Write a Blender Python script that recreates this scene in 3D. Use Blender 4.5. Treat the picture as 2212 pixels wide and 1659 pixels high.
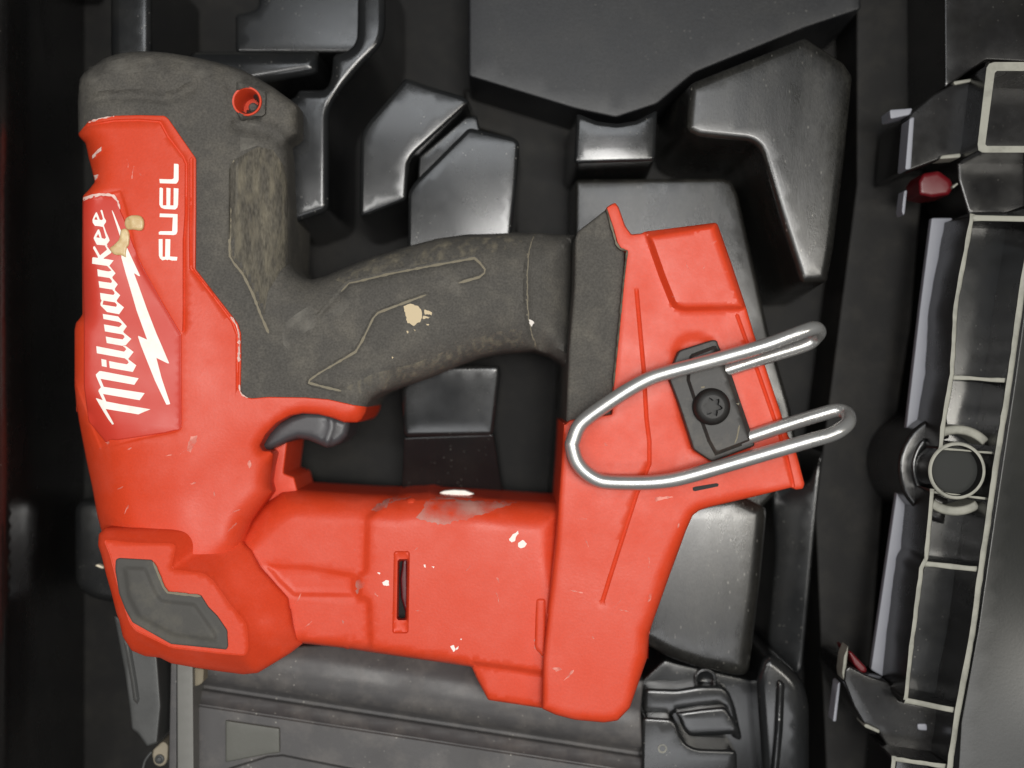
import bpy, math, random
import numpy as np
from mathutils import Vector, Matrix, noise
from mathutils.geometry import delaunay_2d_cdt
random.seed(7)
for o in list(bpy.data.objects): bpy.data.objects.remove(o)
SC = bpy.context.scene
COL = SC.collection
# ---------------------------------------------------------------- units: a "u" is 0.18 mm (see S)
S = 0.00018
D = 2500.0            # camera distance from the tool's upper face, in u
CX, CY = 1106.0, 829.5
# ---------------------------------------------------------------- camera, world, lamps, exposure
cam = bpy.data.cameras.new('camera'); camo = bpy.data.objects.new('camera', cam); COL.objects.link(camo)
camo.location = (0, 0, D*S)
cam.sensor_fit = 'HORIZONTAL'; cam.angle = 2*math.atan(1106.0/D)
cam.clip_start = 0.01; cam.clip_end = 50
cam.dof.use_dof = True; cam.dof.focus_distance = D*S; cam.dof.aperture_fstop = 3.6
SC.camera = camo
w = bpy.data.worlds.new('World'); SC.world = w; w.use_nodes = True
w.node_tree.nodes['Background'].inputs[0].default_value = (0.80, 0.90, 1.0, 1)
w.node_tree.nodes['Background'].inputs[1].default_value = 0.045
def area(name, loc, target, size, energy, color, sizey=None):
    l = bpy.data.lights.new(name, 'AREA'); l.energy = energy; l.color = color
    l.shape = 'RECTANGLE'; l.size = size; l.size_y = sizey or size
    o = bpy.data.objects.new(name, l); COL.objects.link(o)
    o.location = loc
    o.rotation_euler = (Vector(target)-Vector(loc)).to_track_quat('-Z', 'Y').to_euler()
    return o
area('main_lamp', (0.13, 0.05, 1.30), (0.0, 0.0, 0), 0.40, 8.2, (1.0, 0.985, 0.96), 0.28)
area('back_lamp', (-0.02, 0.50, 1.30), (0.0, 0.05, 0), 0.62, 2.3, (0.93, 0.965, 1.0), 0.20)
area('left_lamp', (-0.52, 0.05, 1.30), (-0.10, 0.02, 0), 0.09, 4.6, (1.0, 0.985, 0.955), 0.75)
area('right_lamp', (0.48, -0.05, 1.30), (0.10, 0, 0), 0.11, 6.2, (1.0, 0.96, 0.87), 0.85)
area('front_lamp', (0.05, -0.60, 1.30), (0.0, 0, 0), 0.90, 2.4, (0.97, 0.98, 1.0), 0.18)
SC.view_settings.view_transform = 'Standard'; SC.view_settings.look = 'None'
SC.view_settings.exposure = 0.0; SC.view_settings.gamma = 1.0
SC.cycles.max_bounces = 8
# ---------------------------------------------------------------- 2-D helpers
def ZR(ox, oy, k):
    return lambda pts: [(ox + k*x, oy + k*y) for x, y in pts]
R1 = ZR(109.7, 54.9, .2728); R2 = ZR(109.7, 438.9, .2728); R3 = ZR(493.7, 438.9, .3472); R4 = ZR(109.7, 877.8, .2728)
R5 = ZR(493.7, 1014.9, .3472); R6 = ZR(1097.2, 384.0, .3472); R7 = ZR(1097.2, 932.6, .3472); R8 = ZR(1755.6, 54.9, .3720)
B1 = ZR(1700.7, 658.3, .3307); B2 = ZR(1700.7, 1152.1, .3056); B3 = ZR(219.4, 0, .3472); B4 = ZR(932.6, 0, .4464)
B5 = ZR(164.6, 1316.6, .3472); B6 = ZR(932.6, 1316.6, .3720)
L1 = ZR(164.6, 438.9, .10913); L2 = ZR(164.6, 592.5, .10913); L3 = ZR(164.6, 746.1, .10913); LF = ZR(307.2, 340.1, .14549)

def seg_dist(P, poly, closed=True):
    P = np.asarray(P, float); A = np.asarray(poly, float)
    B = np.roll(A, -1, 0) if closed else A[1:]
    if not closed: A = A[:-1]
    d = B - A; L = np.maximum((d**2).sum(1), 1e-12)
    out = np.empty(len(P))
    for s in range(0, len(P), 2000):
        q = P[s:s+2000, None, :] - A[None]
        t = np.clip((q*d[None]).sum(2)/L[None], 0, 1)
        r = q - t[..., None]*d[None]
        out[s:s+2000] = np.sqrt((r**2).sum(2).min(1))
    return out
def inside(P, loops):
    P = np.asarray(P, float); res = np.zeros(len(P), bool)
    for poly in loops:
        A = np.asarray(poly, float); B = np.roll(A, -1, 0)
        for (x1, y1), (x2, y2) in zip(A, B):
            if y1 == y2: continue
            c = ((y1 > P[:, 1]) != (y2 > P[:, 1])) & (P[:, 0] < (x2-x1)*(P[:, 1]-y1)/(y2-y1)+x1)
            res ^= c
    return res
def sd(P, poly):
    d = seg_dist(P, poly); return np.where(inside(P, [poly]), d, -d)
def rounded(poly, r):
    if r <= 0: return list(poly)
    n = len(poly); out = []
    for i in range(n):
        p = np.array(poly[i], float); a = np.array(poly[i-1], float); b = np.array(poly[(i+1) % n], float)
        la, lb = np.linalg.norm(a-p), np.linalg.norm(b-p)
        if la < 1e-6 or lb < 1e-6: continue
        c = min(r, la*.48, lb*.48)
        p0 = p+(a-p)/la*c; p1 = p+(b-p)/lb*c
        for t in (0, .25, .5, .75, 1.0):
            out.append(tuple((1-t)**2*p0+2*t*(1-t)*p+t*t*p1))
    return out
def resample(poly, step, closed=True):
    out = []; n = len(poly)
    for i in range(n if closed else n-1):
        a = np.array(poly[i], float); b = np.array(poly[(i+1) % n], float)
        L = np.linalg.norm(b-a)
        if L < 1e-6: continue
        k = max(1, int(math.ceil(L/step)))
        for j in range(k): out.append(tuple(a+(b-a)*j/k))
    if not closed: out.append(tuple(poly[-1]))
    return out
def dedupe(poly, eps=.35):
    out = []
    for p in poly:
        if not out or math.hypot(p[0]-out[-1][0], p[1]-out[-1][1]) > eps: out.append(p)
    if math.hypot(out[0][0]-out[-1][0], out[0][1]-out[-1][1]) < eps: out.pop()
    return out
def normals(poly, closed=True):
    A = np.asarray(poly, float)
    if closed: t = np.roll(A, -1, 0)-np.roll(A, 1, 0)
    else: t = np.gradient(A, axis=0)
    t /= np.maximum(np.linalg.norm(t, axis=1), 1e-9)[:, None]
    nrm = np.stack([-t[:, 1], t[:, 0]], 1)
    if closed:
        x, y = A[:, 0], A[:, 1]
        area_ = (x*np.roll(y, -1)-np.roll(x, -1)*y).sum()
        if area_ < 0: nrm = -nrm
    return nrm          # points inward for closed polygons
def offset_pts(poly, d, closed=True):
    A = np.asarray(poly, float); q = A + normals(poly, closed)*d
    dist = seg_dist(q, poly, closed)
    return q[dist >= abs(d)*.93]
def mesh2d(loops, extra=None):
    V = []; E = []
    for lp in loops:
        b = len(V); V += [Vector((float(p[0]), float(p[1]))) for p in lp]
        E += [(b+i, b+(i+1) % len(lp)) for i in range(len(lp))]
    if extra is not None: V += [Vector((float(p[0]), float(p[1]))) for p in extra]
    vs, es, fs, *_ = delaunay_2d_cdt(V, E, [], 0, 1e-4)
    vs = np.array([(v.x, v.y) for v in vs])
    tr = np.array([f for f in fs if len(f) == 3], int)
    keep = inside(vs[tr].mean(1), loops)
    tr = tr[keep]
    a = vs[tr]; ar = np.cross(a[:, 1]-a[:, 0], a[:, 2]-a[:, 0])
    tr = tr[np.abs(ar) > 1e-6]; ar = ar[np.abs(ar) > 1e-6]
    tr[ar > 0] = tr[ar > 0][:, ::-1]       # image y points down: this makes faces look up
    return vs, tr
def to_world(xy, z):
    f = (D - z)/D
    return np.stack([(xy[:, 0]-CX)*f*S, (CY-xy[:, 1])*f*S, np.broadcast_to(z, f.shape)*S], 1)
# ---------------------------------------------------------------- object helpers
def tag(o, label=None, cat=None, group=None, kind=None):
    if label: o['label'] = label
    if cat: o['category'] = cat
    if group: o['group'] = group
    if kind: o['kind'] = kind
    return o
def thing(name, label, cat, xy, z, group=None):
    o = bpy.data.objects.new(name, None); COL.objects.link(o)
    o.empty_display_size = .02
    o.location = to_world(np.array([xy], float), np.array([float(z)]))[0]
    return tag(o, label, cat, group)
def root_of(p):
    return p
def link(name, verts, faces, mat, parent=None, sharp=38):
    me = bpy.data.meshes.new(name)
    off = np.zeros(3)
    me.from_pydata([tuple(v) for v in verts], [], [tuple(int(i) for i in f) for f in faces])
    me.validate(); me.update()
    me.materials.append(mat)
    me.polygons.foreach_set('use_smooth', [True]*len(me.polygons))
    if sharp < 180: me.set_sharp_from_angle(angle=math.radians(sharp))
    o = bpy.data.objects.new(name, me); COL.objects.link(o)
    if parent is not None:
        o.parent = parent
        m = Matrix.Identity(4); q = parent
        loc = Vector((0, 0, 0))
        while q is not None:
            loc += q.location; q = q.parent
        if parent.type == 'EMPTY': o.location = -loc
    return o
def shade_sides(o, side, lim=.6):  # steep faces turn dark, so light on the tops is put into colour
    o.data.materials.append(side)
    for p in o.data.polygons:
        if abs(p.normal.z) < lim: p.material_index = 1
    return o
def const(z): return lambda P: np.full(len(P), float(z))
def anchors(lst, pw=3.0):
    A = np.array([a[:2] for a in lst], float); V = np.array([a[2:] for a in lst], float)
    def f(P):
        d = np.linalg.norm(P[:, None]-A[None], axis=2)+1
        wt = d**-pw; wt /= wt.sum(1)[:, None]
        return wt@V
    return f
def smooth(t):
    t = np.clip(t, 0, 1); return t*t*(3-2*t)
# features: ('step', poly, dz, w) raise/sink a region, ramp of width w inside its edge
#           ('groove', line, width, depth[, closed])
def apply_feats(P, z, feats):
    for f in feats:
        if f[0] == 'step': z = z + f[2]*smooth(sd(P, f[1])/max(f[3], .01))
        elif f[0] == 'groove':
            d = seg_dist(P, f[1], len(f) > 4 and f[4]); t = np.clip(1-d/(f[2]/2), 0, 1)
            z = z - f[3]*smooth(t*1.3)
    return z
def feat_pts(feats, step):
    pts = []
    for f in feats:
        if f[0] == 'step':
            rp = resample(f[1], max(step*.6, 3))
            for d in (.02, f[3]*.33, f[3]*.67, f[3]): pts.append(offset_pts(rp, d))
        else:
            cl = len(f) > 4 and f[4]
            rp = resample(f[1], max(step*.6, 3), cl)
            pts.append(np.array(rp))
            for d in (.25, .5):
                pts.append(offset_pts(rp, f[2]*d, cl)); pts.append(offset_pts(rp, -f[2]*d, cl))
    return pts
def thin(pts, keep, mind):
    """drop points of pts closer than mind to earlier points (grid hash)"""
    cell = {}
    def key(p): return (int(p[0]//mind), int(p[1]//mind))
    for p in keep: cell.setdefault(key(p), []).append(p)
    out = []
    for p in pts:
        kx, ky = key(p); ok = True
        for i in (-1, 0, 1):
            for j in (-1, 0, 1):
                for q in cell.get((kx+i, ky+j), ()):
                    if (q[0]-p[0])**2+(q[1]-p[1])**2 < mind*mind: ok = False; break
                if not ok: break
            if not ok: break
        if ok: out.append(p); cell.setdefault((kx, ky), []).append(p)
    return out
def slab(name, outline, top, zbot, mat, parent=None, fil=(6, 6), feats=(), grid=16, rr=5, step=8, draft=0, shift=(0, 0), sharp=38, closed_bottom=False):
    """a solid standing on zbot whose plan is outline and whose upper face follows top(P), rounded over at the rim"""
    if not callable(top): top = const(top)
    base = dedupe(resample(dedupe(rounded(outline, rr)), step))
    r = fil[0]
    filf = fil[2] if len(fil) > 2 else None
    rmax = r
    pts = []
    for fr in (.06, .2, .42, .7, 1.0):
        if rmax > 0: pts.append(offset_pts(base, rmax*fr))
    allp = list(base)
    ex = []
    for pp in pts[:1]+feat_pts(feats, step)+pts[1:]:
        if len(pp) == 0: continue
        pp = pp[inside(pp, [base])]
        add = thin([tuple(p) for p in pp], allp, min(2.0, max(.4, rmax*.05)) if rmax else 1.2); ex += add; allp += add
    b = np.array(base); x0, y0 = b.min(0); x1, y1 = b.max(0)
    gx, gy = np.meshgrid(np.arange(x0, x1, grid), np.arange(y0, y1, grid*.87))
    gx = gx + (np.arange(gx.shape[0]) % 2)[:, None]*grid*.5
    g = np.stack([gx.ravel(), gy.ravel()], 1)
    g = g[inside(g, [base])]
    if len(g): g = g[seg_dist(g, base) > max(1.5, grid*.3)]
    add = thin([tuple(p) for p in g], allp, grid*.45); ex += add
    vs, tr = mesh2d([base], ex)
    d = sd(vs, base); d = np.maximum(d, 0)
    z = top(vs)
    if filf is not None:
        rh = filf(vs); rr_, hh = rh[:, 0], rh[:, 1]
    else: rr_, hh = np.full(len(vs), max(r, 1e-6)), np.full(len(vs), fil[1])
    t = np.clip(1-d/rr_, 0, 1)
    z = z - hh*(1-np.sqrt(np.maximum(0, 1-t*t)))
    z = apply_feats(vs, z, feats)
    W = to_world(vs, z)
    n = len(W)
    ed = {}
    for f in tr:
        for a, c in ((f[0], f[1]), (f[1], f[2]), (f[2], f[0])): ed[(a, c)] = 1
    bed = [(a, c) for (a, c) in ed if (c, a) not in ed]
    nxt = {a: c for a, c in bed}
    bidx = sorted(set([a for a, c in bed]+[c for a, c in bed])); mp = {v: n+i for i, v in enumerate(bidx)}
    bot = W[bidx].copy()
    prv = {c: a for a, c in bed}
    for i, v in enumerate(bidx):
        if draft and v in nxt and v in prv:
            tt = W[nxt[v]]-W[prv[v]]; nn = np.array([tt[1], -tt[0]]); L = np.linalg.norm(nn)
            if L > 0: bot[i, :2] += nn/L*draft*S
        bot[i, 0] += shift[0]*S; bot[i, 1] -= shift[1]*S
    bot[:, 2] = zbot*S
    faces = [tuple(f) for f in tr]
    for a, c in bed: faces.append((c, a, mp[a], mp[c]))
    if closed_bottom and len(nxt) == len(bed):
        lp = [bed[0][0]]
        while nxt[lp[-1]] != lp[0] and len(lp) <= len(bed): lp.append(nxt[lp[-1]])
        if len(lp) == len(bed): faces.append(tuple(mp[v] for v in lp[::-1]))
    o = link(name, np.vstack([W, bot]), faces, mat, parent, sharp)
    return o
def ztop_of(top, outline, fil, feats=(), rr=5, step=8):
    """the same height function slab() uses, for laying print and dirt on it"""
    if not callable(top): top = const(top)
    base = dedupe(resample(dedupe(rounded(outline, rr)), step))
    filf = fil[2] if len(fil) > 2 else None
    def f(P):
        d = np.maximum(sd(P, base), 0); z = top(P)
        if filf is not None: rh = filf(P); r_, h_ = rh[:, 0], rh[:, 1]
        else: r_, h_ = max(fil[0], 1e-6), fil[1]
        t = np.clip(1-d/r_, 0, 1)
        return apply_feats(P, z-h_*(1-np.sqrt(np.maximum(0, 1-t*t))), feats)
    return f
def decals(name, shapes, top, lift, mat, parent, grid=9, thick=1.2, step=5, rr=0):
    for k, s_ in enumerate(shapes): decal(name, [s_], top, lift+.05*k, mat, parent, grid, thick, step, rr)
def decal(name, shapes, top, lift, mat, parent, grid=9, thick=1.2, step=5, rr=0):
    """thin print, paint or dirt lying on a surface; shapes = [ [outer, hole, ...], ... ]"""
    V = []; F = []; n = 0
    jit = {'white_paint_spot': 1.0, 'dried_mud': 1.6, 'grey_pink_smear': 3.0, 'scuffed_red_plastic': 1.2, 'torn_label_edge': 1.3}.get(mat.name, 0)
    for k, loops in enumerate(shapes):
        lps = [dedupe(resample(rounded(l, rr) if rr else l, step), .2) for l in loops]
        if jit:
            q = []
            for l in lps:
                nn = normals(l); l = np.array(l)
                dd = np.array([noise.noise(Vector((p[0]*.16, p[1]*.16, 3.3)))+.6*noise.noise(Vector((p[0]*.4, p[1]*.4, 9.1))) for p in l])*jit*1.6
                q.append([tuple(p) for p in l+nn*dd[:, None]])
            lps = q
        b = np.array(lps[0]); x0, y0 = b.min(0); x1, y1 = b.max(0)
        gx, gy = np.meshgrid(np.arange(x0+grid/2, x1, grid), np.arange(y0+grid/2, y1, grid))
        g = np.stack([gx.ravel(), gy.ravel()], 1)
        if len(g): g = g[inside(g, lps)]
        vs, tr = mesh2d(lps, g)
        z = top(vs)+lift+.07*k
        W = to_world(vs, z); m = len(W)
        ed = set()
        for f in tr:
            for a, c in ((f[0], f[1]), (f[1], f[2]), (f[2], f[0])): ed.add((a, c))
        low = W.copy(); low[:, 2] -= thick*S
        V.append(W); V.append(low)
        F += [tuple(int(i)+n for i in f) for f in tr]
        F += [(c+n, a+n, a+n+m, c+n+m) for a, c in ed if (c, a) not in ed]
        n += 2*m
    return link(name, np.vstack(V), F, mat, parent, 40)
def ribbon(line, wid, jitter=0):
    rp = np.array(resample(line, 7, False)); nn = normals(rp, False)
    n = len(rp); hw = np.array([wid*.5*(1+jitter*(random.random()-.5)*2) for _ in range(n)])
    hw[0] *= .4; hw[-1] *= .4
    return [tuple(p) for p in rp+nn*hw[:, None]]+[tuple(p) for p in (rp-nn*hw[:, None])[::-1]]
def tube(name, pts3, rad, mat, parent, seg=14, sub=6, cap=True):
    P = np.array(pts3, float)                 # (x,y,z) in photo units and height
    W = to_world(P[:, :2], P[:, 2])
    C = [W[0]]
    n = len(W)
    for i in range(n-1):
        p0, p1, p2, p3 = W[max(i-1, 0)], W[i], W[i+1], W[min(i+2, n-1)]
        for j in range(1, sub+1):
            t = j/sub
            C.append(.5*((2*p1)+(-p0+p2)*t+(2*p0-5*p1+4*p2-p3)*t*t+(-p0+3*p1-3*p2+p3)*t**3))
    C = np.array(C); T = np.gradient(C, axis=0); T /= np.linalg.norm(T, axis=1)[:, None]
    u = np.cross(T[0], (0, 0, 1.)); u /= np.linalg.norm(u)
    V = []
    for i in range(len(C)):
        u = u-T[i]*np.dot(u, T[i]); u /= np.linalg.norm(u); v = np.cross(T[i], u)
        for k in range(seg):
            a = 2*math.pi*k/seg; V.append(C[i]+(u*math.cos(a)+v*math.sin(a))*rad*S)
    F = []
    for i in range(len(C)-1):
        for k in range(seg):
            a = i*seg+k; b = i*seg+(k+1) % seg
            F.append((a, b, b+seg, a+seg))
    if cap: F.append(tuple(range(seg))[::-1]); F.append(tuple(range(len(V)-seg, len(V))))
    return link(name, V, F, mat, parent, 60)
def lathe(name, c, prof, mat, parent, seg=40, zoff=0, sx=1, sharp=35, cap=True):
    """prof: (radius, z) from outside/below to centre, about a vertical axis at photo point c"""
    V = []; F = []
    zc = max(p[1] for p in prof)
    cw = to_world(np.array([c], float), np.array([float(zc)]))[0]
    f = (D-zc)/D
    for r, z in prof:
        for k in range(seg):
            a = 2*math.pi*k/seg
            V.append((cw[0]+r*f*S*math.cos(a)*sx, cw[1]+r*f*S*math.sin(a), z*S))
    for i in range(len(prof)-1):
        for k in range(seg):
            a = i*seg+k; b = i*seg+(k+1) % seg
            F.append((a, b, b+seg, a+seg))
    if cap and prof[-1][0] > 0: F.append(tuple(range((len(prof)-1)*seg, len(prof)*seg)))
    return link(name, V, F, mat, parent, sharp)
def circle(cx, cy, r, n=28, a0=0, a1=360, ry=None):
    full = abs(a1-a0) >= 360
    return [(cx+r*math.cos(math.radians(a0+(a1-a0)*i/(n if full else n-1))), cy+(ry or r)*math.sin(math.radians(a0+(a1-a0)*i/(n if full else n-1)))) for i in range(n)]
def ring_poly(cx, cy, r0, r1, a0, a1, n=18):
    return circle(cx, cy, r1, n, a0, a1)+circle(cx, cy, r0, n, a0, a1)[::-1]
# ---------------------------------------------------------------- materials
def material(name, base, rough, spec=.5, metal=0, bump=0, bump_scale=900, dust=None, dust_amt=0, dust_scale=60, specks=0, rough_var=0, stretch=None, coat=0, tint=None, grain=0):
    m = bpy.data.materials.new(name); m.use_nodes = True
    nt = m.node_tree; N = nt.nodes; Lk = nt.links; b = N['Principled BSDF']
    b.inputs['Roughness'].default_value = rough; b.inputs['Metallic'].default_value = metal
    b.inputs['Specular IOR Level'].default_value = spec
    if coat: b.inputs['Coat Weight'].default_value = coat; b.inputs['Coat Roughness'].default_value = .12
    tc = N.new('ShaderNodeTexCoord'); src = tc.outputs['Object']
    if stretch:
        mp = N.new('ShaderNodeMapping'); mp.inputs['Scale'].default_value = stretch[:3]
        if len(stretch) > 3: mp.inputs['Rotation'].default_value = (0, 0, stretch[3])
        Lk.new(src, mp.inputs['Vector']); src = mp.outputs['Vector']
    col = None
    def mix(fac, a, bcol):
        x = N.new('ShaderNodeMix'); x.data_type = 'RGBA'
        if hasattr(fac, 'links'): Lk.new(fac, x.inputs[0])
        else: x.inputs[0].default_value = fac
        for sk, v in ((x.inputs[6], a), (x.inputs[7], bcol)):
            if hasattr(v, 'links'): Lk.new(v, sk)
            else: sk.default_value = (*v, 1)
        return x.outputs[2]
    def noise_(scale, detail=4, rgh=.6):
        n = N.new('ShaderNodeTexNoise'); n.inputs['Scale'].default_value = scale; n.inputs['Detail'].default_value = detail
        n.inputs['Roughness'].default_value = rgh; Lk.new(src, n.inputs['Vector']); return n.outputs['Fac']
    def ramp(v, lo, hi, a=0., c=1.):
        r = N.new('ShaderNodeMapRange'); r.inputs[1].default_value = lo; r.inputs[2].default_value = hi
        r.inputs[3].default_value = a; r.inputs[4].default_value = c; Lk.new(v, r.inputs[0]); return r.outputs[0]
    col = base
    if tint: col = mix(ramp(noise_(22, 3), .35, .65), col, tint)
    if dust: col = mix(ramp(noise_(dust_scale, 7, .68), .46, .8, 0, dust_amt), col, dust)
    if specks:
        v = N.new('ShaderNodeTexVoronoi'); v.inputs['Scale'].default_value = 340; Lk.new(src, v.inputs['Vector'])
        sp = ramp(v.outputs['Distance'], .06, .14, specks, 0)
        mm = N.new('ShaderNodeMath'); mm.operation = 'MULTIPLY'
        Lk.new(sp, mm.inputs[0]); Lk.new(ramp(noise_(35, 3), .48, .60), mm.inputs[1])
        col = mix(mm.outputs[0], col, (.45, .43, .38))
    if grain:
        x = N.new('ShaderNodeMix'); x.data_type = 'RGBA'; x.blend_type = 'MULTIPLY'; x.inputs[0].default_value = 1
        gz = N.new('ShaderNodeTexNoise'); gz.inputs['Scale'].default_value = 1250; gz.inputs['Detail'].default_value = 2; Lk.new(src, gz.inputs['Vector'])
        gr = ramp(gz.outputs['Fac'], .3, .7, 1-grain, 1+grain)
        if hasattr(col, 'links'): Lk.new(col, x.inputs[6])
        else: x.inputs[6].default_value = (*col, 1)
        Lk.new(gr, x.inputs[7]); col = x.outputs[2]
    if hasattr(col, 'links'): Lk.new(col, b.inputs['Base Color'])
    else: b.inputs['Base Color'].default_value = (*col, 1)
    if rough_var: Lk.new(ramp(noise_(45, 6), .3, .7, max(.02, rough-rough_var), min(1, rough+rough_var)), b.inputs['Roughness'])
    if bump:
        bp = N.new('ShaderNodeBump'); bp.inputs['Strength'].default_value = bump; bp.inputs['Distance'].default_value = .0002
        Lk.new(noise_(bump_scale, 3), bp.inputs['Height']); Lk.new(bp.outputs[0], b.inputs['Normal'])
    return m
M_RED = material('red_plastic', (.63, .054, .017), .44, .34, grain=.04, bump=.25, bump_scale=900, dust=(.68, .11, .07), dust_amt=.4, dust_scale=70, rough_var=.1)
M_LABEL = material('red_label_film', (.58, .046, .027), .36, .5, bump=.08, bump_scale=900, dust=(.62, .10, .07), dust_amt=.4, dust_scale=30, rough_var=.1)
M_RUB = material('grey_rubber', (.076, .071, .063), .8, .3, bump=.8, bump_scale=1300, dust=(.20, .18, .145), dust_amt=.4, dust_scale=75, grain=.2)
M_RUBT = material('textured_rubber', (.074, .067, .055), .88, .25, bump=1.0, bump_scale=900, dust=(.26, .23, .165), dust_amt=.6, dust_scale=130, grain=.3, stretch=(1, .3, 1, .5))
M_RUBS = material('smooth_grey_rubber', (.075, .075, .078), .6, .4, bump=.1, bump_scale=1800, dust=(.16, .15, .13), dust_amt=.4)
M_PAD = material('grey_rubber_pad', (.07, .067, .061), .7, .35, bump=.25, bump_scale=1500, dust=(.17, .155, .12), dust_amt=.6)
M_DUST = material('tan_dust', (.22, .195, .145), .95, .1, bump=.5, bump_scale=900, dust=(.2, .17, .12), dust_amt=.8, dust_scale=150)
M_WHITE = material('white_print', (.93, .91, .84), .5, .4, dust=(.66, .6, .5), dust_amt=.5, dust_scale=160)
M_PAINT = material('white_paint_spot', (.88, .82, .76), .7, .3, bump=.4, bump_scale=900)
M_PINK = material('scuffed_red_plastic', (.80, .30, .24), .7, .3, bump=.5, bump_scale=900, dust=(.7, .13, .09), dust_amt=.9, dust_scale=110)
def patchy(m, scale, lo, hi, amax=1.0, stretch=None):
    nt = m.node_tree; b = nt.nodes['Principled BSDF']
    tc = nt.nodes.new('ShaderNodeTexCoord'); n = nt.nodes.new('ShaderNodeTexNoise'); n.inputs['Scale'].default_value = scale; n.inputs['Detail'].default_value = 6
    r = nt.nodes.new('ShaderNodeMapRange'); r.inputs[1].default_value = lo; r.inputs[2].default_value = hi; r.inputs[4].default_value = amax
    if stretch:
        mp = nt.nodes.new('ShaderNodeMapping'); mp.inputs['Scale'].default_value = stretch
        nt.links.new(tc.outputs['Object'], mp.inputs['Vector']); nt.links.new(mp.outputs['Vector'], n.inputs['Vector'])
    else: nt.links.new(tc.outputs['Object'], n.inputs['Vector'])
    nt.links.new(n.outputs['Fac'], r.inputs[0]); nt.links.new(r.outputs[0], b.inputs['Alpha'])
patchy(M_PINK, 260, .36, .62)
M_SMEAR = material('grey_pink_smear', (.62, .30, .25), .55, .5, bump=.3, bump_scale=700); patchy(M_SMEAR, 75, .38, .75)
M_GLUE = material('dried_glue', (.60, .42, .20), .35, .5, bump=1.0, bump_scale=420, dust=(.85, .72, .42), dust_amt=1, dust_scale=260)
M_TORN = material('torn_label_edge', (.82, .62, .55), .7, .3, bump=.5, bump_scale=900, dust=(.7, .2, .15), dust_amt=.8, dust_scale=220)
M_TAN = material('dried_mud', (.60, .49, .32), .85, .2, bump=.9, bump_scale=700)
M_CHROME = material('zinc_wire', (.52, .515, .50), .30, .6, metal=.7, bump=.25, bump_scale=420, rough_var=.12, dust=(.42, .40, .36), dust_amt=.5, dust_scale=120)
M_BLKMETAL = material('black_bracket', (.032, .030, .028), .5, .4, bump=.35, bump_scale=700, dust=(.16, .14, .11), dust_amt=.5, dust_scale=70)
M_SCREW = material('black_screw', (.014, .013, .012), .5, .35, bump=.15, bump_scale=500)
M_TRIG = material('trigger_plastic', (.055, .054, .058), .42, .5, bump=.1, bump_scale=1800)
M_MAG = material('magazine_metal', (.062, .059, .059), .5, .5, bump=.2, bump_scale=1500, dust=(.2, .18, .16), dust_amt=.45, dust_scale=70, specks=.7, rough_var=.12)
M_NOSE = material('nose_steel', (.075, .076, .074), .45, .5, metal=.3, bump=.15, bump_scale=800, rough_var=.12)
M_TRAY = material('black_tray_plastic', (.012, .0125, .013), 0.22, .42, bump=.07, bump_scale=1000, dust=(.04, .038, .033), dust_amt=.3, dust_scale=40, specks=.3, rough_var=.05, coat=.28)
M_SATIN = material('satin_tray_plastic', (.013, .0135, .015), .42, .4, bump=.15, bump_scale=900, dust=(.04, .038, .033), dust_amt=.3, specks=.25, grain=.3)
M_DEEP = material('shaded_black_plastic', (.011, .0105, .010), .6, .2, bump=.3, bump_scale=500, dust=(.035, .032, .026), dust_amt=.5, dust_scale=80)  # duller copy of the tray plastic: shade of the gaps put into the material
M_PIN = material('pin_plastic', (.035, .036, .034), .75, .15, bump=.2)
M_LID = material('lid_plastic', (.013, .0135, .012), .40, .85, bump=.15, bump_scale=900, dust=(.04, .039, .034), dust_amt=.4, dust_scale=30)
M_TRAYD = material('dusty_tray_plastic', (.014, .0135, .012), .30, .6, bump=.2, bump_scale=1500, dust=(.06, .057, .048), dust_amt=.5, dust_scale=55, specks=.4, rough_var=.08, grain=.35, coat=.15, stretch=(1.4, .5, 1))
M_CASE = material('black_case_plastic', (.010, .0095, .0095), .24, .5, bump=.07, bump_scale=1200, dust=(.025, .024, .02), dust_amt=.4, dust_scale=30, specks=.12, rough_var=.08)
M_RIM = material('lit_rim_plastic', (.30, .295, .25), .55, .4, bump=.8, bump_scale=600, dust=(.10, .10, .085), dust_amt=.9, dust_scale=85)  # pale colour stands for light on the rim tops and edges
M_LEDGE = material('grey_ledge_plastic', (.25, .255, .285), .5, .5, bump=.1, bump_scale=1200)
M_LATCHRED = material('red_latch_plastic', (.10, .003, .006), .4, .5)
M_HOLE = material('dark_inside', (.012, .010, .009), .6, .3)  # shade inside slots and holes, put in as flat black
M_WOOD = material('pale_splinter', (.8, .72, .55), .8, .2)

# ================================================================ the floor the case stands on
fl = link('ground', to_world(np.array([(-60000, -60000), (62000, -60000), (62000, 62000), (-60000, 62000)], float), np.full(4, -760.)), [(3, 2, 1, 0)], M_CASE if False else material('dark_ground', (.09, .09, .082), .8, .3, bump=.4, bump_scale=120, dust=(.14, .135, .12), dust_amt=.6, dust_scale=20))
tag(fl, kind='structure')

# ================================================================ NAIL GUN
gun = thing('nail_gun', 'red and black cordless nail gun lying on its side in the black moulded tray', 'nail gun', (700, 900), -330)
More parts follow.
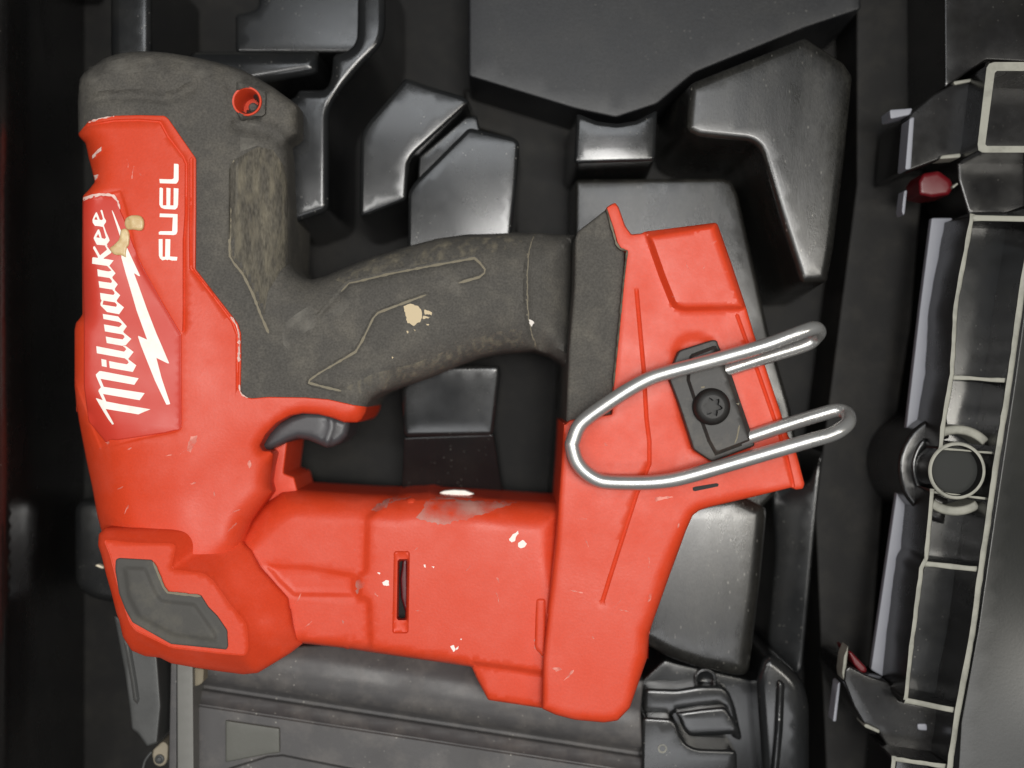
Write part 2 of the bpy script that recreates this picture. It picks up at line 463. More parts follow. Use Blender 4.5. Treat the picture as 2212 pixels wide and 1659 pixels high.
# silhouette of the upper body: cap, hanging loop, grip, barrel
cap = R1([(218, 855), (214, 600), (228, 425), (262, 375), (340, 320), (420, 262), (520, 226), (640, 208), (760, 204), (900, 213), (1050, 236), (1200, 264), (1380, 310), (1500, 345), (1620, 405), (1760, 490), (1960, 635), (1962, 860), (1880, 935), (1885, 1200), (1895, 1500)])
grip_up = R3([(386, 220), (388, 375), (410, 412), (440, 442), (480, 465), (520, 475), (600, 455), (700, 410), (800, 370), (900, 332), (1110, 270), (1300, 220), (1500, 192), (1760, 180), (1950, 188), (2150, 200)])
grip_low = R3([(2150, 1075), (2120, 1040), (2070, 990), (2000, 945), (1900, 915), (1700, 930), (1560, 960), (1450, 1000), (1250, 1085), (1050, 1150), (950, 1180), (890, 1220), (865, 1265), (855, 1305), (830, 1347), (800, 1365), (720, 1365), (640, 1335), (560, 1315), (460, 1309), (380, 1325), (300, 1370), (235, 1438), (198, 1508), (215, 1538), (262, 1540), (284, 1560), (276, 1640)])
low_right = R4([(1740, 600), (1760, 680), (1700, 760), (1640, 840), (1600, 900), (1560, 1010), (1540, 1110), (1480, 1210), (1180, 1330)])
low_left = R4([(980, 1330), (640, 1210), (420, 1130), (400, 985), (365, 850), (330, 650), (285, 440), (250, 260), (225, 130), (205, 0)])
left_up = R2([(205, 1659), (199, 1560), (188, 1450), (188, 1000), (200, 945), (235, 905), (250, 880), (248, 400)])
notch = R1([(250, 1420), (254, 1350), (300, 1302), (348, 1240), (322, 1130), (300, 1050), (276, 935), (226, 882)])
UO = cap+grip_up+grip_low+low_right+low_left+left_up+notch
z0 = anchors([(230, 180, -18), (420, 180, -8), (590, 230, -40), (300, 500, 0), (330, 800, 2), (470, 400, -8), (560, 500, -22), (560, 750, -14), (700, 720, -26), (850, 690, -30), (1000, 650, -36), (1180, 630, -48), (350, 1000, 2), (480, 1080, -14), (740, 890, -34), (330, 1140, -4)])
uf = anchors([(180, 300, 60, 75), (250, 130, 42, 60), (430, 130, 40, 55), (640, 280, 30, 50), (640, 430, 60, 55), (560, 220, 26, 40), (700, 600, 95, 85), (900, 530, 105, 95), (1100, 510, 115, 105), (1240, 600, 115, 105), (1100, 770, 110, 100), (900, 810, 100, 90), (800, 860, 40, 40), (700, 885, 18, 24), (600, 930, 12, 18), (580, 1040, 40, 45), (180, 450, 22, 24), (165, 800, 34, 40), (180, 950, 90, 75), (215, 1150, 90, 75), (560, 1180, 70, 60), (400, 1240, 40, 30)])
def ubase(P): return z0(P)[:, 0]-.0008*(P[:, 0]-400)**2*smooth((P[:, 1]-900)/120)*(P[:, 0] < 640)
cuff = [('step', [(60, 310), (212, 310), (212, 1180), (60, 1180)], -26, 8), ('step', R1([(1470, 452), (1500, 440), (1690, 505), (1712, 520), (1705, 700), (1690, 722), (1505, 760), (1470, 690)]), 12, 4),
        ('step', circle(533, 218.5, 29.5), -100, 1.5),
        ('groove', R1([(262, 620), (330, 585), (500, 560), (720, 560), (900, 582), (1000, 560), (1130, 490)]), 30, 10),
        ('groove', R1([(1450, 1066), (1440, 1110), (1438, 1300), (1430, 1640)])+R2([(1415, 300), (1418, 420), (1450, 475), (1520, 560), (1600, 720), (1660, 880), (1725, 1030)]), 16, 5),
        ('groove', R1([(300, 345), (430, 300), (640, 290), (900, 300), (1100, 325), (1300, 365), (1420, 430), (1440, 520)]), 44, 7),
        ('groove', R1([(1490, 790), (1620, 800), (1760, 850), (1860, 935)]), 46, 15),
        ('groove', R3([(700, 1168), (600, 1145), (500, 1118), (505, 1100), (560, 1060), (680, 990), (790, 925), (830, 860), (900, 715), (930, 682), (1040, 640), (1230, 570)]), 13, 5),
        ('groove', R3([(560, 700), (680, 570), (750, 497), (800, 488), (1000, 440), (1250, 392), (1530, 342), (1562, 370), (1595, 412), (1592, 435), (1560, 460), (1430, 497)]), 13, 5),
        ('groove', R3([(1905, 192), (1880, 240), (1865, 300), (1855, 430), (1855, 560), (1862, 700), (1880, 800), (1915, 905)]), 16, 8),
        ('step', R3([(1905, 190), (1880, 240), (1865, 300), (1855, 430), (1855, 560), (1862, 700), (1880, 800), (1915, 905), (2300, 1200), (2300, 100)]), -14, 10)]
UF = (110, 60, uf)
grip = slab('rubber_grip', UO, ubase, -330, M_RUB, gun, UF, cuff, grid=13, rr=3, step=7, sharp=50)
zU = ztop_of(ubase, UO, UF, (), rr=3, step=7)
zUf = ztop_of(ubase, UO, UF, cuff, rr=3, step=7)
# red shell laid over the left of the body
red_r = R1([(300, 757), (500, 715), (700, 710), (900, 715), (930, 738), (1150, 1055), (1150, 1500)])+R2([(1146, 520), (1300, 720), (1480, 950), (1505, 1030), (1507, 1250), (1502, 1480), (1515, 1515), (1540, 1535), (1590, 1545)])+R3([(250, 1205), (480, 1209), (620, 1220), (780, 1256), (864, 1268), (856, 1305), (830, 1348), (800, 1366)])
i0 = UO.index(grip_low[15])
red_out = R1([(217, 858)])+red_r+UO[UO.index(grip_low[16]):]
red_out = dedupe(red_out)
RF = [('groove', R1([(262, 815), (310, 790), (500, 758), (700, 752), (870, 765), (930, 880), (1050, 1040), (1075, 1095), (1073, 1500)])+R2([(1058, 300), (1058, 900), (1055, 1010)]), 8, 4),
      ('groove', R1([(1112, 1060), (1112, 1400)])+R2([(1108, 200), (1110, 515), (1250, 690), (1440, 940), (1478, 1040), (1478, 1470)]), 8, 4),
      ('step', R2([(100, 0), (310, -130), (340, -60), (560, -110), (610, 40), (700, 430), (740, 520), (900, 800), (1040, 1040), (1042, 1659)])+R4([(1042, 185), (980, 215), (700, 275), (480, 330), (390, 345), (330, 200), (150, -300)]), -4, 7)]
def ztred(P): return zU(P)+5
red = slab('main_housing', red_out, ztred, -330, M_RED, gun, (3, 2), RF, grid=12, rr=3, step=7, sharp=60)
zR = ztop_of(ztred, red_out, (3, 2), RF, rr=3, step=7)
# bulged label plate with the maker's lettering
plate = R1([(252, 1420), (262, 1362), (330, 1345), (500, 1352), (530, 1400), (552, 1470)])+R2([(575, 110), (620, 240), (690, 430), (735, 520), (890, 800), (1032, 1040), (1034, 1659)])+R4([(1034, 180), (900, 212), (520, 268), (470, 262), (440, 290), (300, 120)])+R2([(290, 1659), (262, 1450), (262, 900), (254, 600)])
ztpl = lambda P: zR(P)+3.5
lab = slab('label_plate', plate, ztpl, -120, M_LABEL, gun, (3, 2.5), (), grid=13, rr=4, step=7, sharp=60)
zPl = lambda P: zR(P)+3.6
letters = [[L1([(498, 130), (518, 145), (553, 285), (590, 345), (588, 375), (548, 430), (552, 468), (520, 468), (460, 455), (370, 447), (328, 385), (322, 330), (350, 260), (385, 190), (405, 178), (430, 230), (465, 325), (510, 335), (530, 310), (515, 250), (480, 150)]), L1([(395, 258), (425, 330), (360, 325), (365, 300)])],
    [L1([(530, 468), (556, 468), (600, 590), (640, 675), (662, 735), (650, 755), (605, 815), (620, 850), (595, 848), (570, 835), (410, 822), (365, 740), (345, 690), (375, 620), (430, 520), (452, 518), (480, 590), (505, 690), (560, 710), (590, 680), (570, 610)]), L1([(435, 605), (468, 688), (395, 675)])],
    [L1([(570, 845), (600, 840), (630, 880), (695, 965), (690, 985), (545, 1085), (540, 1100), (610, 1108), (740, 1132), (662, 1230), (655, 1245), (640, 1245), (315, 1198), (318, 1080), (345, 1070), (425, 1085), (430, 1060), (335, 890), (338, 865), (358, 850), (375, 865), (470, 1035), (605, 925), (608, 905)])],
    [L2([(418, -102), (500, -80), (640, -56), (695, -70), (690, -85), (612, -167), (655, -172), (778, -20), (712, 55), (725, 88), (822, 200), (762, 285), (705, 300), (460, 262), (443, 135), (540, 152), (690, 172), (708, 150), (700, 115), (660, 72), (430, 38)])],
    [L2([(712, 300), (765, 285), (770, 320), (870, 415), (800, 515), (810, 545), (945, 655), (848, 790), (610, 745), (485, 620), (480, 580), (505, 515), (485, 490), (472, 368), (600, 390), (735, 410), (760, 385), (755, 350)]), L2([(540, 520), (700, 545), (765, 555), (800, 590), (805, 615), (790, 645), (700, 630), (520, 600)])],
    [L2([(525, 785), (830, 835), (1002, 1030), (932, 1128), (940, 1155), (1090, 1278), (978, 1405), (915, 1415), (605, 1360), (585, 1232), (750, 1265), (920, 1290), (958, 1245), (945, 1210), (910, 1188), (570, 1130), (548, 992), (850, 1045), (905, 995), (890, 965), (840, 940), (540, 885)])],
    [L3([(920, 12), (985, 15), (1135, 130), (1033, 262), (1045, 285), (960, 255), (410, 155), (398, 15), (950, 125), (990, 80), (975, 50)])],
    [L3([(960, 255), (1033, 262), (1045, 285), (1188, 395), (1120, 525), (665, 445), (650, 310), (800, 340), (1000, 375), (1040, 345), (1020, 300)])],
    [L3([(497, 268), (595, 290), (605, 430), (508, 410)])],
    [L3([(390, 575), (460, 508), (500, 510), (1235, 650), (1150, 780), (650, 690), (480, 660), (545, 820), (1355, 945), (1255, 1085), (650, 980), (530, 960), (595, 1110), (880, 1165), (1470, 1265), (1320, 1325), (1230, 1365), (600, 1260), (585, 1265), (690, 1450), (745, 1555), (715, 1568), (640, 1470), (540, 1310), (390, 1050), (400, 1045), (525, 1085), (440, 905), (445, 880), (490, 830), (395, 610)])]]
for g_ in letters: decals('script_letter', [g_], zPl, .6, M_WHITE, lab, grid=6, thick=1, step=4)
bolt = L1([(712, 140), (740, 190), (885, 545), (1000, 870), (1130, 1150), (1265, 1440), (1240, 1445), (1150, 1385)])+L2([(1150, 0), (1240, 240), (1400, 690), (1590, 1180)])+L3([(1690, 0), (1840, 355), (1810, 355), (1585, 245), (1690, 650), (1860, 1155), (1840, 1168), (1785, 1172), (1560, 700), (1280, 0)])+L2([(1225, 1240), (1230, 1218), (1405, 1295), (1200, 730), (1040, 180), (985, 0)])+L1([(895, 1080), (868, 660), (705, 150)])
decals('lightning_bolt', [[bolt]], zPl, .7, M_WHITE, lab, grid=6, thick=1, step=4)
fuel = [[(472, 93), (530, 97), (540, 110), (540, 330), (530, 360), (505, 388), (460, 388), (262, 382), (255, 320), (440, 325), (468, 310)],
    [(258, 455), (275, 445), (308, 460), (305, 712), (360, 712), (360, 450), (420, 458), (415, 712), (465, 712), (468, 455), (538, 462), (532, 700), (520, 745), (490, 772), (330, 765), (280, 745), (255, 700)],
    [(262, 832), (440, 838), (525, 842), (522, 1100), (505, 1140), (470, 1152), (248, 1145), (245, 1110), (270, 1095), (445, 1095), (455, 890), (258, 885)],
    [(245, 1212), (302, 1212), (302, 1475), (340, 1475), (345, 1212), (418, 1215), (412, 1470), (522, 1478), (515, 1530), (440, 1530), (395, 1515), (375, 1525), (350, 1515), (300, 1528), (265, 1500), (248, 1460)]]
for g_ in fuel: decals('block_letter', [[LF(g_)]], zR, .6, M_WHITE, red, grid=6, thick=1, step=4)
# hanging hole with red lining
lathe('hang_hole_lining', (533, 218.5), [(32, -28), (31.5, -23), (28, -23.5), (26, -27), (25, -104), (0, -104)], M_RED, gun, 40)
lathe('hole_plug', (546, 231), [(11, -104), (10, -62), (7, -58), (0, -58)], M_RUB, gun, 20)
# textured insert panels and dust-filled seams on the grip
decals('textured_panel', [[R1([(1410, 1140), (1450, 1065), (1640, 960), (1760, 985), (1840, 1100), (1872, 1240), (1880, 1600)])+R2([(1880, 300), (1885, 480), (1830, 520), (1720, 700), (1690, 880), (1640, 790), (1560, 620), (1478, 480), (1425, 425), (1408, 300)])]], zUf, .5, M_RUBT, grip, grid=9, thick=.8, step=6)
seams = [R1([(1450, 1066), (1440, 1110), (1438, 1300), (1430, 1640)])+R2([(1415, 300), (1418, 420), (1450, 475), (1520, 560), (1600, 720), (1660, 880), (1725, 1030)]),
    R3([(700, 1168), (600, 1145), (500, 1118), (505, 1100), (560, 1060), (680, 990), (790, 925), (830, 860), (900, 715), (930, 682), (1040, 640), (1230, 570)]),
    R3([(700, 550), (750, 497), (800, 488), (1000, 440), (1250, 392), (1530, 342), (1562, 370), (1595, 412), (1592, 435), (1560, 460), (1430, 497)]),
    R3([(1905, 192), (1880, 240), (1865, 300), (1855, 430), (1855, 560), (1862, 700), (1880, 800), (1915, 905)])]
for ln, wd in zip(seams, (5.0, 4.4, 4.4, 4.4)): decals('dusty_seam', [[ribbon(ln, wd, .4)]], zUf, .7, M_DUST, grip, grid=50, thick=.8, step=9)
decals('mud_spot', [[R3(p)] for p in ([(1090, 640), (1130, 625), (1160, 632), (1200, 655), (1205, 680), (1195, 735), (1180, 742), (1155, 765), (1115, 745), (1100, 690)], [(1215, 660), (1245, 668), (1268, 682), (1262, 696), (1225, 690)], [(1210, 700), (1255, 708), (1245, 722), (1210, 718)], [(1228, 748), (1252, 752), (1245, 764), (1228, 760)], [(1108, 795), (1116, 795), (1114, 808)], [(1152, 788), (1162, 790), (1158, 802)], [(1015, 955), (1028, 960), (1018, 968)])], zUf, 1.2, M_TAN, grip, grid=7, thick=1.5, step=4)
decals('paint_fleck', [[R3([(1868, 722), (1885, 728), (1902, 745), (1892, 752), (1885, 770), (1872, 745)])]], zUf, 1.4, M_PAINT, grip, grid=7, thick=1, step=4)
M_FILM = material('streaky_dust', (.34, .30, .22), .95, .1); patchy(M_FILM, 320, .47, .76, .5, (1, .22, 1))
M_HAZE = material('dust_bloom', (.36, .34, .30), .95, .1); patchy(M_HAZE, 110, .45, .85, .40)
decals('dust_film', [[R3([(640, 470), (800, 390), (950, 330), (1110, 290), (1300, 240), (1500, 212), (1780, 200), (1830, 240), (1700, 300), (1400, 340), (1100, 400), (850, 455), (720, 500)])],
    [R3([(720, 1150), (900, 1060), (1150, 1000), (1400, 900), (1650, 800), (1820, 780), (1840, 880), (1700, 915), (1560, 942), (1400, 1000), (1200, 1085), (1000, 1150), (860, 1200)])],
    [R1([(1465, 1120), (1500, 1060), (1650, 980), (1760, 1000), (1830, 1110), (1862, 1240), (1872, 1600)])+R2([(1875, 400), (1820, 500), (1720, 680), (1680, 800), (1640, 740), (1500, 470), (1460, 300)])]], zUf, 1.6, M_FILM, grip, grid=12, thick=.5, step=9)
decals('dust_film', [[R3([(330, 760), (420, 690), (560, 600), (680, 560), (760, 620), (700, 700), (560, 760), (420, 830), (380, 920), (340, 880)])], [R3([(1260, 520), (1420, 430), (1560, 470), (1500, 560), (1330, 600)])], [R1([(1500, 760), (1640, 780), (1800, 880), (1780, 980), (1640, 950), (1500, 1000)])], [R1([(300, 330), (600, 250), (1000, 270), (1300, 340), (1250, 420), (800, 360), (420, 400), (280, 500)])]], zUf, 2.0, M_HAZE, grip, grid=12, thick=.5, step=9)
# glue blobs on the label edge
def dome(name, poly, topf, h, rfil, mat, parent):
    return slab(name, poly, lambda P: topf(P)+h, -60, mat, parent, (rfil, h), (), grid=5, rr=4, step=4, sharp=80)
dome('dried_glue', L1([(960, 350), (985, 290), (1080, 240), (1200, 235), (1280, 250), (1335, 320), (1345, 420), (1330, 500), (1300, 540), (1230, 545), (1130, 520), (1030, 530), (990, 500), (958, 440)]), zPl, 5, 7, M_GLUE, lab)
dome('dried_glue', L1([(880, 520), (960, 495), (1020, 520), (1050, 600), (1060, 700), (1050, 830), (1010, 870), (985, 1000), (995, 1088), (900, 1035), (760, 1025), (690, 970), (655, 885), (740, 830), (850, 720)]), zPl, 4, 6, M_GLUE, lab)
decals('scuff_mark', [[R1([(262, 1362), (330, 1338), (420, 1328), (500, 1340), (535, 1390), (552, 1450), (545, 1455), (515, 1385), (480, 1352), (400, 1350), (300, 1368), (262, 1390)])], [R1([(322, 1040), (350, 1010), (400, 960), (395, 990), (350, 1035), (328, 1060)])], [R1([(345, 1190), (375, 1180), (360, 1215), (350, 1225)])]], zR, 4.2, M_TORN, red, grid=8, thick=4, step=5)
decals('scuff_mark', [[R4([(1110, 240), (1160, 230), (1150, 290), (1105, 360), (1078, 355), (1085, 300)])], [R4([(1100, 612), (1150, 600), (1152, 608), (1115, 620)])], [R4([(1568, 430), (1580, 425), (1588, 470), (1572, 488), (1562, 460)])], [R4([(430, 285), (455, 275), (470, 290), (450, 300)])], [R4([(385, 335), (395, 322), (400, 345)])]], zR, .6, M_PINK, red, grid=8, thick=1, step=5)

decals('worn_edge', [[ribbon(R2([(1425, 900), (1470, 965), (1488, 1040), (1492, 1120), (1488, 1260)]), 3.4, .8)], [ribbon(R2([(1492, 1440), (1498, 1490), (1516, 1518), (1560, 1543)]), 3.6, .7)], [ribbon(R1([(300, 768), (380, 738), (500, 720)]), 2.6, .8)]], zR, 1.5, M_TORN, red, grid=50, thick=2, step=5)
# trigger and the recessed web behind it
slab('inner_web', [(570, 950), (622, 950), (613, 1022), (636, 1030.5), (644, 1062), (600, 1090), (560, 1090)], -120, -330, M_RED, gun, (6, 6), (), rr=3)
slab('trigger', R3([(198, 1506), (232, 1440), (290, 1372), (380, 1322), (480, 1290), (600, 1295), (700, 1330), (760, 1345), (756, 1400), (742, 1450), (700, 1492), (650, 1516), (610, 1522), (560, 1500), (500, 1474), (430, 1464), (370, 1484), (320, 1510), (262, 1537), (216, 1536)]), lambda P: -66-.10*np.abs(P[:, 0]-690), -250, M_TRIG, gun, (16, 26), [('groove', R3([(640, 1335), (640, 1400), (600, 1520)]), 22, -5)], rr=4, grid=9)

# motor body
MO = R5([(330, 130), (430, 119), (640, 132), (850, 145), (1050, 150), (1080, 143), (1130, 137), (1190, 137), (1250, 129), (1300, 146), (1500, 162), (1800, 185), (2045, 200), (2120, 210), (2120, 1480), (1945, 1482), (1615, 1432), (1545, 1300), (1512, 1226), (860, 1131), (760, 1114), (740, 1118), (715, 1108), (460, 1080), (380, 1076), (50, 1000), (0, 480), (60, 400), (200, 220)])
mf = anchors([(640, 1060, 72, 95), (900, 1065, 72, 95), (1200, 1085, 72, 95), (660, 1390, 16, 30), (900, 1425, 22, 34), (1100, 1500, 10, 10)])
MFE = [('step', R5([(840, 290), (880, 250), (1000, 150), (2400, 100), (2400, 1700), (1000, 1800), (860, 1150), (850, 830), (790, 815), (785, 640), (830, 620)]), 12, 18),
       ('step', R5([(200, 575), (500, 590), (790, 640), (800, 800), (400, 795), (300, 700)]), -7, 14),
       ('step', R5([(1028, 505), (1128, 505), (1120, 1018), (1018, 1018)]), -7, 5),
       ('step', R5([(1051, 555), (1119, 555), (1111, 936), (1045, 936)]), -90, 7),
       ('step', R5([(1505, 1180), (1700, 1205), (1960, 1245), (2150, 1270), (2150, 1700), (1500, 1600), (1500, 1400)]), -15, 14)]
ztm = lambda P: -42-.0001*(P[:, 1]-1270)**2*.9
motor = slab('motor_housing', MO, ztm, -330, M_RED, gun, (90, 60, mf), MFE, grid=12, rr=3, step=7, sharp=50)
zM = ztop_of(ztm, MO, (90, 60, mf), MFE, rr=3, step=7)
slab('vent_slot_dark', R5([(1045, 550), (1125, 550), (1117, 942), (1039, 942)]), -100, -140, M_HOLE, motor, (2, 2), rr=0)  # black plate added as the dark of the open slot
slab('fan_blade', R5([(1085, 560), (1110, 560), (1113, 860), (1105, 900), (1075, 800), (1068, 680)]), -74, -120, M_LATCHRED, motor, (4, 4), rr=2)
slab('side_rib', R5([(1910, 805), (1930, 795), (1978, 797), (1978, 1175), (1950, 1165), (1900, 1110), (1905, 900)]), -26, -80, M_RED, motor, (9, 10), rr=8)
lathe('moulded_bump', R5([(1135, 222)])[0], [(15, -70), (12, -62), (7, -58), (0, -57)], M_RED, motor, 24, sharp=80)
white = [[(1745, 430), (1768, 402), (1800, 380), (1806, 398), (1785, 420), (1784, 440), (1762, 452), (1750, 445)], [(1800, 455), (1830, 435), (1855, 460), (1842, 482), (1815, 487), (1800, 480)], [(1380, 1098), (1402, 1090), (1412, 1118), (1398, 1134)], [(1415, 1110), (1432, 1095), (1430, 1110), (1418, 1122)], [(1440, 1052), (1452, 1048), (1448, 1062)], [(955, 700), (978, 685), (1000, 690), (1000, 718), (965, 722)], [(925, 640), (945, 640), (940, 652)], [(1215, 592), (1225, 590), (1226, 606), (1217, 606)], [(1262, 600), (1280, 602), (1275, 612)]]
decals('paint_fleck', [[R5(p)] for p in white], zM, .8, M_PAINT, motor, grid=8, thick=1, step=4)
decals('scuff_mark', [[R5([(865, 545), (915, 562), (872, 582), (872, 650), (858, 700), (800, 772), (790, 765), (788, 690), (828, 668), (838, 610)])], [R5([(1165, 300), (1195, 255), (1230, 195), (1290, 165), (1500, 190), (1800, 200), (1700, 232), (1560, 285), (1400, 325), (1330, 342), (1240, 318)])], [R5([(880, 250), (960, 190), (1060, 160), (1180, 145), (1120, 175), (1010, 205), (930, 260)])], [R5([(708, 940), (718, 945), (712, 960)])], [R5([(1905, 1050), (1912, 1100), (1960, 1165), (1945, 1160), (1900, 1110)])]], zM, .7, M_SMEAR, motor, grid=9, thick=1, step=5)

# nose block with rubber bumper pad
NO = R4([(430, 960), (398, 992), (380, 1012), (374, 1100), (400, 1180), (440, 1340), (480, 1480), (520, 1640)])+B5([(268, 70), (290, 170), (345, 256), (430, 291), (520, 300), (590, 335), (740, 362), (900, 386), (1040, 404), (1130, 395), (1230, 335), (1330, 274), (1412, 211), (1378, 180), (1350, 100), (1335, 0)])+R4([(1892, 1600), (1885, 1515), (1660, 1275), (1590, 1135), (1540, 1095), (1480, 1000), (900, 960)])
FA = [(224, 1166), (284, 1173), (369, 1175), (379, 1179), (368, 1230), (442, 1240), (462, 1257), (494, 1303), (532, 1348), (536, 1400), (530, 1416), (480, 1412), (370, 1399), (292, 1362), (280, 1345), (258, 1280), (238, 1200)]
nk = anchors([(220, 1200, 1.2), (250, 1330, 1.3), (350, 1420, 1.6), (500, 1450, 1.7), (300, 1140, 1.1), (420, 1210, 1.0), (560, 1240, .62), (600, 1340, .62), (560, 1420, 1.0)])
FAr = rounded(FA, 9)
def ztn(P):
    d = np.maximum(0, -sd(P, FAr)); e = np.sqrt(d*d+9)-3
    return 34-nk(P)[:, 0]*e
nose = slab('nose_housing', NO, ztn, -330, M_RED, gun, (10, 10), [('groove', FAr, 5, -1.5, True)], grid=8, rr=3, step=6, sharp=45)
PADP = [(250.2, 1209.3), (257, 1205.2), (328, 1209.3), (334.8, 1221.5), (352.5, 1265.2), (360.7, 1277.5), (434.3, 1285.6), (450.7, 1311.5), (469.8, 1330.4), (491, 1361.7), (492.7, 1396.5), (489.2, 1403.4), (369.4, 1391.2), (286.1, 1344.4), (270.7, 1317), (257, 1281.6), (248.8, 1229.7)]
slab('bumper_pad', PADP, 38.5, 10, M_PAD, nose, (5, 3), [('step', [(262, 1220), (318, 1222), (340, 1275), (352, 1292), (424, 1300), (470, 1366), (474, 1390), (375, 1378), (296, 1336), (272, 1290)], 7, 13)], grid=8, rr=3)
decals('dusty_seam', [[ribbon([(330, 1214), (336, 1226), (353, 1268), (362, 1280), (434, 1288)], 4.5, .4)]], const(39), .5, M_DUST, nose, grid=40, thick=2.5, step=9)

# battery foot
SLAB = [(1242, 515), (1248, 500), (1310, 452), (1318, 447), (1340, 520), (1350, 545), (1352, 600), (1330, 900), (1240, 920), (1222, 912), (1228, 760), (1240, 620)]
slab('rubber_foot_pad', SLAB, lambda P: -6-.0016*(P[:, 0]-1285-.06*(700-P[:, 1]))**2, -330, M_RUB, gun, (7, 10), rr=6, grid=13)
FT = R6([(610, 186), (640, 166), (668, 155), (690, 185), (730, 300), (768, 352), (832, 346), (850, 335), (1290, 279), (1305, 290), (1390, 530), (1480, 800), (1530, 970), (1590, 1140), (1700, 1470), (1745, 1610)])+R7([(1770, 60), (1800, 150), (1846, 325), (1835, 355), (1790, 362), (1762, 348), (1500, 412), (1250, 470), (1190, 490), (1150, 520), (1110, 610), (1000, 910), (900, 1190), (878, 1260), (872, 1420)])+B6([(1262, 130), (1252, 280), (1150, 572), (1080, 645), (1000, 657), (830, 641), (720, 612), (640, 576), (648, 300), (675, 20)])+R7([(240, 1190), (300, 650), (338, 100), (345, -60)])+R6([(352, 1535), (386, 1508), (645, 1470), (655, 1300), (690, 950), (720, 640), (742, 458), (700, 440), (678, 405), (655, 320)])
ff = anchors([(1330, 500, 5, 6), (1300, 900, 5, 6), (1215, 1000, 7, 12), (1200, 1400, 7, 12), (1450, 490, 4, 4), (1600, 700, 5, 6), (1720, 1050, 6, 8), (1560, 1090, 20, 18), (1440, 1250, 30, 34), (1410, 1400, 30, 34), (1300, 1550, 16, 18)])
FFE = [('step', R6([(842, 340), (1300, 268), (1345, 390), (1492, 815), (1440, 830), (1100, 838), (1050, 826), (1010, 795), (940, 620)]), 17, 15),
       ('groove', R6([(800, 700), (825, 980), (845, 1200), (862, 1500)])+R7([(880, 60), (880, 200), (800, 390), (700, 700), (630, 920), (590, 1050)]), 10, 4),
       ('groove', R6([(1425, 855), (1470, 980), (1560, 1220), (1650, 1480)])+R7([(1720, 100), (1765, 290), (1775, 340)]), 9, 4),
       ('step', R6([(1000, 1060), (1040, 990), (1110, 950), (1200, 945), (1290, 990), (1330, 1080), (1540, 1640)])+R7([(1560, 120), (1280, 200), (1120, 130), (1040, -80)]), -9, 26),
       ('step', R7([(1150, 348), (1165, 342), (1300, 320), (1311, 326), (1308, 340), (1165, 370), (1152, 366)]), -10, 2)]
ztf = lambda P: 12-.0004*np.maximum(0, P[:, 0]-1330)*30*.6+0*P[:, 0]
foot = slab('battery_foot', FT, ztf, -330, M_RED, gun, (34, 20, ff), FFE, grid=11, rr=3, step=6, sharp=45)
zF = ztop_of(ztf, FT, (34, 20, ff), FFE, rr=3, step=6)
decals('foot_slit_dark', [[R7([(1150, 348), (1165, 342), (1300, 320), (1311, 326), (1308, 340), (1165, 370), (1152, 366)])]], const(12), .5, M_HOLE, foot, grid=30, thick=1)
decals('scuff_mark', [[R7(p)] for p in ([(595, 70), (610, 68), (622, 90), (608, 84)], [(910, 415), (930, 405), (1020, 400), (1030, 408), (940, 425), (915, 440)], [(1055, 575), (1068, 565), (1065, 590), (1056, 600)], [(880, 1010), (900, 1005), (885, 1050), (870, 1060)], [(275, 1470), (320, 1465), (335, 1480), (300, 1492)], [(395, 1490), (410, 1482), (405, 1500), (380, 1525), (345, 1550)])], zF, .6, M_PINK, foot, grid=9, thick=1, step=5)
decals('dusty_seam', [[ribbon(R6([(612, 190), (650, 320), (675, 410), (698, 440), (742, 455), (720, 640), (690, 950), (655, 1300)]), 3.4, .5)]], zF, 2.2, M_DUST, foot, grid=40, thick=3, step=9)

rs_ = random.Random(21)
for (x0, y0, x1, y1, n_, zf, pr) in ((230, 960, 520, 1150, 9, zR, red), (200, 300, 380, 420, 4, zR, red), (640, 1100, 1130, 1400, 12, zM, motor), (1230, 1080, 1420, 1500, 9, zF, foot), (1400, 520, 1560, 640, 3, zF, foot)):
    for k in range(n_):
        x, y = rs_.uniform(x0, x1), rs_.uniform(y0, y1); a = rs_.uniform(0, 3.14); l = rs_.uniform(8, 34)
        if sd(np.array([(x, y), (x+l*math.cos(a), y+l*math.sin(a))]), {id(red): red_out, id(motor): MO, id(foot): FT}[id(pr)]).min() < 26: continue
        decal('scratch', [[ribbon([(x, y), (x+l*.5*math.cos(a)+rs_.uniform(-2, 2), y+l*.5*math.sin(a)), (x+l*math.cos(a), y+l*math.sin(a))], rs_.uniform(1.2, 2.4), .5)]], zf, .4, M_PINK, pr, grid=50, thick=.5, step=6)
# belt hook: one bent chrome wire, its two ends clamped under a black plate
hk = [(*p, z) for p, z in zip(R6([(1300, 1212), (1380, 1188), (1600, 1117), (1780, 1062), (1872, 1028), (1915, 990), (1935, 962), (1915, 938), (1860, 948), (1760, 985), (1600, 1044), (1300, 1130), (1000, 1210), (880, 1250), (760, 1314), (620, 1405), (500, 1490), (440, 1550), (405, 1640)])
      + R7([(400, 90), (425, 180), (480, 250), (560, 300), (640, 315), (800, 318), (950, 310), (1100, 282), (1400, 196), (1700, 108), (1900, 50)])+R6([(2000, 1602), (2075, 1565), (2118, 1520), (2110, 1470), (2050, 1448), (1960, 1468), (1750, 1532), (1515, 1610), (1440, 1634)]),
      [24, 24, 24, 24, 26, 34, 50, 70, 80, 82, 80, 76, 72, 70, 68, 64, 60, 58, 57]+[57, 57, 58, 60, 62, 66, 68, 70, 75, 80, 82]+[82, 80, 68, 42, 28, 25, 24, 24, 24])]
hook = tube('belt_hook', hk, 15.6, M_CHROME, gun, 18, 6)
